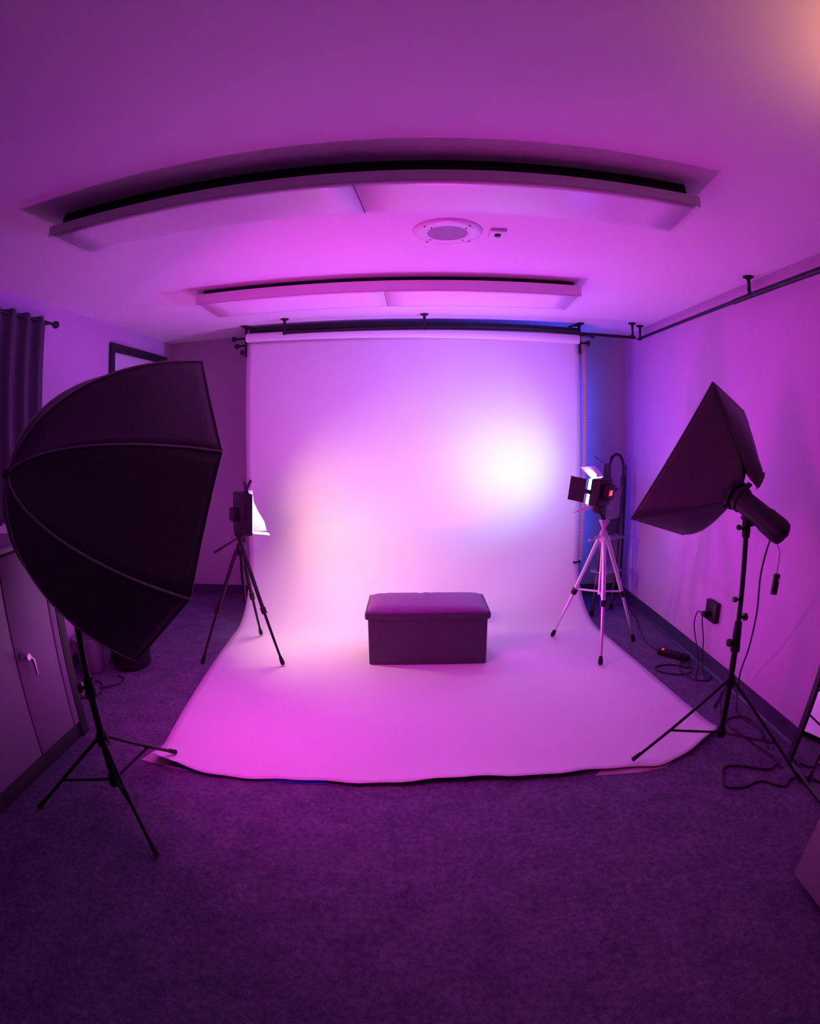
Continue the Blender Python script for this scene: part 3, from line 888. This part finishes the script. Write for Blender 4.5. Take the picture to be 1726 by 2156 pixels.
# ================================================================== LED PANELS ON CAMERA TRIPODS
def camera_tripod(name, label, base, head, feet, mleg, mhead, r, knee_t, braces, column_z, silver):
    t = thing(name, label, 'tripod', (base[0], base[1], 0))
    hd_ = Vector(head)
    top = Vector((hd_.x, hd_.y, hd_.z - 0.05))
    MB().tube([top, Vector((hd_.x, hd_.y, column_z))], r * 0.95, 12).build('centre_column', mleg if silver else M['black'], t)
    MB().lathe([(0.0, -0.07), (0.022, -0.07), (0.030, -0.045), (0.030, -0.01), (0.020, 0.012), (0.0, 0.012)], 18, top).build('shoulder', mhead, t)
    MB().lathe([(0.0, 0.0), (0.016, 0.0), (0.016, 0.03), (0.024, 0.036), (0.024, 0.056), (0.0, 0.058)], 16, top + Vector((0, 0, 0.008))).box(top + Vector((0, 0, 0.075)), (0.06, 0.055, 0.022), bevel=0.004).build('pan_head', mhead, t)
    for f in feet:
        f = Vector(f)
        o = Vector((f.x - hd_.x, f.y - hd_.y, 0)).normalized()
        a = top + o * 0.026 + Vector((0, 0, -0.03))
        k = a + (f - a) * knee_t
        MB().tube([a, k], [r * 1.05, r], 12).build('upper_leg', mleg, t)
        lg = MB().tube([k - (k - a).normalized() * 0.03, f + (a - f).normalized() * 0.05], [r * 0.78, r * 0.62], 12).build('lower_leg', mleg, t)
        w = (a - f).normalized()
        MB().tube([k + w * 0.022, k - w * 0.022], r * 1.45, 12).build('leg_lock', M['black'], lg)
        MB().tube([f + w * 0.065, f + w * 0.03, f + w * 0.012, f + Vector((0, 0, 0.004))], [r * 0.8, r * 1.15, r * 1.1, r * 0.6], 12).build('rubber_foot', M['black'], lg)
        if braces:
            c = Vector((hd_.x, hd_.y, column_z + 0.02))
            MB().tube([c, a + (f - a) * braces], r * 0.5, 8).build('brace', mleg, t)
    return t, top


tl, tlt = camera_tripod('camera_tripod', 'black camera tripod standing at the left edge of the white paper', (-1.185, 3.29), (-1.180, 3.29, 0.845),
                        [(-1.475, 3.098, 0.0), (-1.202, 3.655, 0.016), (-0.897, 3.134, 0.010)], M['black'], M['black'], 0.0135, 0.52, 0, 0.405, False)
MB().tube([tlt + Vector((-0.01, 0, 0.05)), tlt + Vector((-0.06, -0.05, 0.02)), tlt + Vector((-0.155, -0.10, -0.035))], [0.005, 0.006, 0.010], 10).build('pan_handle', M['black'], tl)
tr, trt = camera_tripod('camera_tripod', 'silver camera tripod with black feet beside the right paper edge', (1.264, 3.39), (1.258, 3.39, 0.90),
                        [(0.994, 3.631, 0.012), (1.195, 3.069, 0.012), (1.604, 3.472, 0.0)], M['silver'], M['pinkalu'], 0.0150, 0.52, 0.50, 0.41, True)
MB().tube([trt + Vector((-0.02, 0, -0.02)), trt + Vector((-0.075, -0.02, -0.05)), trt + Vector((-0.115, -0.03, -0.05))], [0.007, 0.006, 0.008], 10).build('crank', M['pinkalu'], tr)


def barn(o, R, C, hinge, dirv, w0, w1, length, name, m_out, m_in, parent, thick=0.003):
    """leaf: hinge centre, hinge axis dir, outward dir; two skins so the inside is white and the outside black"""
    hv, dv = R @ Vector(hinge), (R @ Vector(dirv)).normalized()
    return hv, dv


# --- left (warm) light
RL = basis(LED_L_N)
ll = thing('led_panel_light', 'lit LED light with white barn door on the black tripod at left of the paper', 'led light', LED_L_C)


def LP(x, y, z):
    return LED_L_C + RL @ Vector((x, y, z))


MB().box(LP(0, 0, 0), (0.225, 0.275, 0.085), RL, bevel=0.012, seg=3).build('housing', M['black'], ll)
MB().box(LP(0, -0.005, -0.062), (0.085, 0.085, 0.045), RL, bevel=0.006).build('rear_knob_box', M['black'], ll)
MB().box(LP(0.115, 0, -0.01), (0.012, 0.09, 0.05), RL, bevel=0.004).build('side_clamp', M['blackmetal'], ll)
MB().box(LP(-0.115, 0, -0.01), (0.012, 0.09, 0.05), RL, bevel=0.004).build('side_clamp', M['blackmetal'], ll)
MB().box(LP(0, 0, 0.0445), (0.19, 0.24, 0.004), RL).build('led_face', M['ledwarm'], ll, smooth=False)
# local x>0 is the camera-facing (right/near) side or far side depending on the aim; far side leaf shows its lit inside
far = 1 if (RL @ Vector((1, 0, 0))).y > 0 else -1
MB().slab([LP(far * 0.112, 0.140, 0.045), LP(far * 0.112, -0.150, 0.045), LP(far * 0.190, -0.155, 0.225), LP(far * 0.182, -0.09, 0.205), LP(far * 0.158, 0.0, 0.145), LP(far * 0.146, 0.06, 0.115), LP(far * 0.138, 0.140, 0.105)], 0.002).build('barn_door', M['door_inner'], ll, smooth=False)
MB().slab([LP(far * 0.012, -0.139, 0.045), LP(far * 0.112, -0.139, 0.045), LP(far * 0.150, -0.162, 0.220), LP(far * 0.020, -0.158, 0.200)], 0.002).build('barn_door', M['door_inner'], ll, smooth=False)
for dx, tilt in ((-0.05, 0.05), (0.02, -0.05)):
    MB().slab([LP(dx - 0.010, 0.137, 0.02), LP(dx + 0.010, 0.137, 0.02), LP(dx + 0.008 - tilt, 0.215, 0.03 - tilt * 0.9), LP(dx - 0.008 - tilt, 0.215, 0.03 - tilt * 0.9)], 0.016).build('top_prong', M['black'], ll, smooth=False)
MB().box(LP(0, -0.165, -0.01), (0.05, 0.06, 0.045), RL, bevel=0.006).build('tilt_mount', M['black'], ll)

# --- right (cool) light
RRm = basis(LED_R_N)
lr = thing('led_panel_light', 'lit LED light with red display and open barn doors on the silver tripod at right', 'led light', LED_R_C)


def RP(x, y, z):
    return LED_R_C + RRm @ Vector((x, y, z))


near = 1 if (RRm @ Vector((1, 0, 0))).y < 0 else -1
MB().box(RP(0, 0, 0), (0.20, 0.185, 0.075), RRm, bevel=0.010, seg=3).build('housing', M['black'], lr)
MB().box(RP(0, 0.01, -0.055), (0.12, 0.11, 0.05), RRm, bevel=0.008).build('rear_module', M['black'], lr)
MB().box(RP(near * 0.015, 0.012, -0.082), (0.042, 0.036, 0.006), RRm, bevel=0.0015).build('display', M['redled'], lr)
MB().box(RP(near * 0.015, 0.008, -0.0858), (0.010, 0.012, 0.0015), RRm).build('display_digit', M['digit'], lr)
MB().box(RP(0, 0, 0.047), (0.188, 0.170, 0.022), RRm).build('led_face', M['ledcool'], lr, smooth=False)
MB().slab([RP(near * 0.108, 0.082, 0.066), RP(near * 0.108, -0.080, 0.066), RP(near * 0.130, -0.080, 0.180), RP(near * 0.130, 0.082, 0.180)], 0.003).build('barn_door', M['black'], lr, smooth=False)
MB().slab([RP(-near * 0.104, 0.082, 0.045), RP(-near * 0.104, -0.08, 0.045), RP(-near * 0.150, -0.08, 0.150), RP(-near * 0.150, 0.082, 0.150)], 0.003).build('barn_door', M['door_inner'], lr, smooth=False)
MB().slab([RP(-0.095, -0.094, 0.045), RP(0.095, -0.094, 0.045), RP(0.112, -0.172, 0.140), RP(-0.112, -0.172, 0.140)], 0.003).build('barn_door', M['door_inner'], lr, smooth=False)
MB().slab([RP(-0.095, 0.094, 0.045), RP(0.095, 0.094, 0.045), RP(0.110, 0.150, 0.130), RP(-0.110, 0.150, 0.130)], 0.003).build('barn_door', M['door_inner'], lr, smooth=False)
MB().slab([RP(-0.05, 0.09, -0.035), RP(0.06, 0.09, -0.035), RP(0.045, 0.20, -0.02), RP(-0.055, 0.20, -0.01)], 0.010).build('rear_flap', M['black'], lr, smooth=False)
MB().box(RP(near * 0.103, 0.0, 0.055), (0.012, 0.030, 0.05), RRm, bevel=0.003).build('hinge', M['black'], lr)
MB().tube([RP(-0.03, 0.20, -0.02), RP(-0.035, 0.255, -0.02)], 0.007, 8).build('prong', M['black'], lr)
MB().tube([RP(0.03, 0.195, 0.0), RP(0.06, 0.235, 0.06)], 0.004, 8).build('prong', M['black'], lr)
MB().box(RP(0, -0.115, -0.01), (0.11, 0.05, 0.06), RRm, bevel=0.010).build('tilt_mount', M['black'], lr)
MB().tube([RP(0, -0.13, -0.01), trt + Vector((0, 0, 0.08))], 0.014, 10).build('spigot', M['black'], lr)


# ================================================================== STEP LADDER in the right back corner
ld = thing('step_ladder', 'dark folding step ladder with hoop handle in the right back corner', 'ladder', (1.74, 4.36, 0))
# local frame: across (a), forward (f)
la = Vector((0.85, 0.53, 0)).normalized()
lf = Vector((-0.53, -0.85, 0)).normalized() * 0.9
LO = Vector((1.715, 4.38, 0))


def LD(a, f, z):
    p = LO + la * a + lf * f
    return Vector((min(p.x, XR - 0.02), p.y, z))


hw = 0.115
for zs in ('outer',):
    pts = [LD(-hw - 0.02, 0.30, 0.01), LD(-hw - 0.005, 0.06, 0.90), LD(-hw, -0.02, 1.18), LD(-hw + 0.02, -0.045, 1.27), LD(-hw + 0.06, -0.055, 1.325), LD(0, -0.06, 1.345),
           LD(hw - 0.06, -0.055, 1.325), LD(hw - 0.02, -0.045, 1.27), LD(hw, -0.02, 1.18), LD(hw + 0.005, 0.06, 0.90), LD(hw + 0.02, 0.30, 0.01)]
    MB().tube(catmull(pts, 6), 0.0135, 10).build('front_frame', M['ladder'], ld)
MB().tube([LD(-hw - 0.015, -0.14, 0.01), LD(-hw - 0.01, -0.03, 1.08)], 0.011, 10).build('rear_leg', M['ladder'], ld)
MB().tube([LD(hw + 0.02, -0.14, 0.01), LD(hw + 0.012, -0.03, 1.08)], 0.011, 10).build('rear_leg', M['ladder'], ld)
MB().tube([LD(hw + 0.035, -0.08, 0.05), LD(hw + 0.035, -0.03, 1.25)], 0.006, 8).build('safety_strap', M['ladder'], ld)
for s_ in (-1, 1):
    MB().box(LD(s_ * hw, -0.005, 1.10), (0.04, 0.04, 0.11), bevel=0.008).build('hinge_cover', M['ladder'], ld)
    f0 = LD(s_ * (hw + 0.02), 0.30, 0.02)
    MB().lathe([(0.0, -0.02), (0.018, -0.02), (0.018, 0.03), (0.0, 0.03)], 12, f0).build('foot', M['black'], ld)
# folded upper tread stands almost upright with a slot
tb = MB()
tb.slab([LD(-hw + 0.02, 0.02, 1.05), LD(hw - 0.02, 0.0, 1.065), LD(hw - 0.03, 0.09, 0.79), LD(-hw + 0.01, 0.10, 0.79)], 0.014)
tp_ = tb.build('folded_tread', M['tread'], ld, smooth=False)
MB().slab([LD(-0.03, 0.021, 1.045), LD(0.03, 0.017, 1.05), LD(0.03, 0.024, 1.03), LD(-0.03, 0.028, 1.025)], 0.016).build('slot', M['black'], tp_, smooth=False)
MB().slab([LD(-hw + 0.02, 0.075, 0.80), LD(hw - 0.02, 0.06, 0.80), LD(hw - 0.02, 0.10, 0.655), LD(-hw + 0.02, 0.115, 0.655)], 0.010).build('back_plate', M['base'], ld, smooth=False)
for z_, d0, d1 in ((0.640, 0.08, 0.235), (0.36, 0.15, 0.32)):
    MB().box(LD(0, (d0 + d1) / 2, z_), (0.24, 0.17, 0.018), Matrix.Rotation(math.atan2(la.y, la.x), 3, 'Z'), bevel=0.006).build('tread', M['tread'], ld)
    MB().box(LD(0, d1 - 0.01, z_ - 0.05), (0.235, 0.012, 0.075), Matrix.Rotation(math.atan2(la.y, la.x), 3, 'Z'), bevel=0.004).build('riser_plate', M['tread'], ld)

# ================================================================== RIGHT WALL: outlet, cords, power strip, mirror, box
ol = thing('wall_outlet', 'black wall outlet plate with plug on the right wall above the baseboard', 'outlet', (XR, 2.90, 0.41))
MB().box((XR - 0.018, 2.905, 0.408), (0.036, 0.135, 0.135), bevel=0.004).build('cover_plate', M['black'], ol)
for dz in (0.03, -0.03):
    MB().box((XR - 0.038, 2.905, 0.408 + dz), (0.006, 0.034, 0.028), bevel=0.002).build('socket', M['blackmetal'], ol)
pg = thing('plug', 'black plug with two hanging cords in the right wall outlet', 'plug', (XR - 0.06, 2.93, 0.385))
MB().box((XR - 0.060, 2.925, 0.385), (0.045, 0.045, 0.032), bevel=0.005).build('plug_body', M['black'], pg)
MB().tube(catmull([(XR - 0.075, 2.945, 0.385), (XR - 0.06, 3.02, 0.372), (XR - 0.045, 3.075, 0.31), (XR - 0.04, 3.08, 0.24), (XR - 0.035, 3.04, 0.16), (XR - 0.035, 2.985, 0.09), (XR - 0.045, 2.93, 0.008), (1.80, 2.82, 0.006), (1.76, 2.74, 0.006)]), 0.0045, 8).build('cord', M['cord'], pg)
MB().tube(catmull([(XR - 0.075, 2.93, 0.375), (XR - 0.055, 2.965, 0.34), (XR - 0.04, 2.965, 0.27), (XR - 0.036, 2.935, 0.19), (XR - 0.035, 2.925, 0.12), (XR - 0.04, 2.89, 0.03), (XR - 0.06, 2.84, 0.006), (1.83, 2.72, 0.006)]), 0.0045, 8).build('cord', M['cord'], pg)

ps = thing('power_strip', 'black power strip with red switch on the carpet by the right baseboard', 'power strip', (1.775, 3.13, 0))
pr = Matrix.Rotation(-0.62 + PI / 2, 3, 'Z')
MB().box((1.775, 3.125, 0.022), (0.235, 0.060, 0.040), Matrix.Rotation(-0.85, 3, 'Z'), bevel=0.006).build('body', M['black'], ps)
for q in (-0.06, -0.02, 0.02, 0.06):
    dv = Matrix.Rotation(-0.85, 3, 'Z') @ Vector((q, 0, 0))
    MB().box((1.775 + dv.x, 3.125 + dv.y, 0.044), (0.024, 0.03, 0.006), Matrix.Rotation(-0.85, 3, 'Z'), bevel=0.002).build('socket', M['blackmetal'], ps)
dv = Matrix.Rotation(-0.85, 3, 'Z') @ Vector((-0.085, -0.008, 0))
MB().box((1.775 + dv.x, 3.125 + dv.y, 0.0445), (0.014, 0.02, 0.006), Matrix.Rotation(-0.85, 3, 'Z'), bevel=0.002).build('switch', M['redled'], ps)


def floor_cable(name, label, pts, r, z=None):
    z = r + 0.001 if z is None else z
    q = [Vector((p[0], p[1], p[2] if len(p) > 2 else z)) for p in pts]
    return tag(MB().tube(catmull(q, 7), r, 8).build(name, M['cord']), label, 'cable')


floor_cable('coiled_cable', 'black cable coiled in loops on the carpet in front of the power strip', [(1.85, 3.05, 0.02), (1.83, 2.98), (1.80, 2.93), (1.72, 2.99), (1.62, 3.01), (1.56, 2.965), (1.60, 2.89), (1.70, 2.84), (1.78, 2.86), (1.82, 2.95, 0.014),
            (1.78, 3.0, 0.016), (1.72, 2.93, 0.016), (1.72, 2.83, 0.014), (1.76, 2.74), (1.84, 2.715), (1.885, 2.78), (1.875, 2.88)], 0.0055)
floor_cable('thin_cord', 'thin dark cord running along the carpet from the ladder corner to the power strip', [(1.86, 4.25), (1.82, 3.95), (1.75, 3.70), (1.70, 3.50), (1.69, 3.34), (1.72, 3.22, 0.012)], 0.0032)
floor_cable('looped_cable', 'black cable lying in a square loop in front of the right light stand', [(1.72, 1.735), (1.66, 1.715), (1.60, 1.745), (1.52, 1.795), (1.47, 1.81), (1.43, 1.80), (1.41, 1.76), (1.375, 1.70), (1.37, 1.66), (1.40, 1.645), (1.46, 1.63),
            (1.53, 1.645), (1.575, 1.635), (1.62, 1.585), (1.66, 1.565), (1.71, 1.60), (1.745, 1.60)], 0.006)
floor_cable('tangled_cable', 'black cable with a narrow loop between the right stand legs and baseboard', [(1.73, 1.70), (1.74, 1.80), (1.72, 1.90), (1.70, 2.02), (1.67, 2.14), (1.68, 2.21), (1.74, 2.235), (1.80, 2.225), (1.84, 2.17), (1.835, 2.08), (1.80, 1.97), (1.76, 1.88)], 0.005)

# leaning floor mirror
mi = thing('floor_mirror', 'black framed floor mirror leaning on the right wall at the right edge', 'mirror', (1.79, 1.55, 0))
m0, m1 = Vector((1.800, 1.748, 0.0)), Vector((1.752, 0.80 + 0.55, 0.0))
wdir = (m1 - m0).normalized()
mup = Vector((0.118, 0.010, 0.99)).normalized()
mn = wdir.cross(mup).normalized()
if mn.x > 0:
    mn = -mn
Wm, Hm = 0.42, 1.10


def MP(w, h, d=0.0):
    return m0 + wdir * w + mup * h + mn * d


def mbar(w0, w1, h0, h1, name):
    b = MB()
    b.slab([MP(w0, h0), MP(w1, h0), MP(w1, h1), MP(w0, h1)], 0.03)
    return b.build(name, M['frame'], mi, smooth=False)


mbar(0, 0.032, 0.004, Hm, 'side_rail')
mbar(Wm - 0.032, Wm, 0.004, Hm, 'side_rail')
mbar(0.032, Wm - 0.032, 0.004, 0.012, 'bottom_rail')
mbar(0.032, Wm - 0.032, Hm - 0.032, Hm, 'top_rail')
b_ = MB()
b_.slab([MP(0.03, 0.01), MP(Wm - 0.03, 0.01), MP(Wm - 0.03, Hm - 0.03), MP(0.03, Hm - 0.03)], 0.008)
b_.build('mirror_pane', M['mirror'], mi, smooth=False)

# pale cupboard at the lower right corner
cu = thing('low_cupboard', 'pale low cupboard cut off by the lower right edge of the picture', 'cupboard', (1.62, 0.70, 0))
MB().box((1.612, 0.68, 0.37), (0.56, 0.70, 0.66), bevel=0.004).build('body', M['cube'], cu)
MB().box((1.612, 0.68, 0.71), (0.575, 0.71, 0.022), bevel=0.004).build('top', M['cube'], cu)
MB().box((1.63, 0.69, 0.022), (0.50, 0.62, 0.036), bevel=0.002).build('plinth', M['cabdark'], cu)
dr_ = MB().box((1.330, 0.52, 0.37), (0.012, 0.34, 0.63), bevel=0.003).build('door', M['cube'], cu)
MB().tube([(1.322, 0.66, 0.46), (1.302, 0.66, 0.46), (1.302, 0.66, 0.56), (1.322, 0.66, 0.56)], 0.005, 8).build('handle', M['chrome'], dr_)

# warm swing-arm uplighter on the right wall, out of the picture
fl = thing('wall_uplighter', 'swing arm wall uplighter with a warm bulb, out of the picture on the right', 'lamp', (1.14, 0.50, 1.95))
MB().box((XR - 0.012, 0.50, 1.93), (0.024, 0.08, 0.12), bevel=0.004).build('wall_plate', M['blackmetal'], fl)
MB().tube([(XR - 0.02, 0.50, 1.93), (1.55, 0.47, 1.93), (1.14, 0.50, 1.93)], 0.010, 10).build('arm', M['blackmetal'], fl)
MB().lathe([(0.0, 1.92), (0.03, 1.92), (0.07, 1.945), (0.095, 2.01), (0.110, 2.13), (0.105, 2.13), (0.090, 2.013), (0.066, 1.952), (0.028, 1.927), (0.0, 1.927)], 28, (1.14, 0.50, 0)).build('shade', M['blackmetal'], fl)
# slim blue light bar standing behind the hanging paper, turned to the back wall
bl = thing('blue_light_bar', 'slim upright blue light bar hidden behind the right side of the hanging paper', 'lamp', (1.06, 4.35, 0))
MB().lathe([(0.0, 0.0), (0.045, 0.0), (0.045, 0.014), (0.010, 0.02), (0.010, 0.42), (0.0, 0.42)], 20, (1.06, 4.345, 0)).build('post', M['blackmetal'], bl)
MB().box((1.052, 4.343, 1.25), (0.08, 0.02, 1.74), Matrix.Rotation(-0.337, 3, 'Z'), bevel=0.003).build('bar', M['blackmetal'], bl)
# added lamp, hidden behind the ottoman to throw magenta onto the ceiling
ul = thing('added_uplight', 'small added black uplight hidden behind the ottoman to brighten the ceiling', 'uplight', (0.22, 3.87, 0.02))
_ur = basis(Vector((-0.04, -0.66, 0.75)))
MB().box(Vector((0.22, 3.875, 0.183)), (0.26, 0.12, 0.028), _ur, bevel=0.004).build('housing', M['black'], ul)
MB().box((0.22, 3.875, 0.036), (0.20, 0.09, 0.016), bevel=0.003).build('base_plate', M['black'], ul)
for dx in (-0.14, 0.14):
    MB().tube([(0.22 + dx * 0.7, 3.875, 0.038), (0.22 + dx, 3.875, 0.08), (0.22 + dx, 3.875, 0.183)], 0.006, 8).build('yoke_arm', M['blackmetal'], ul)
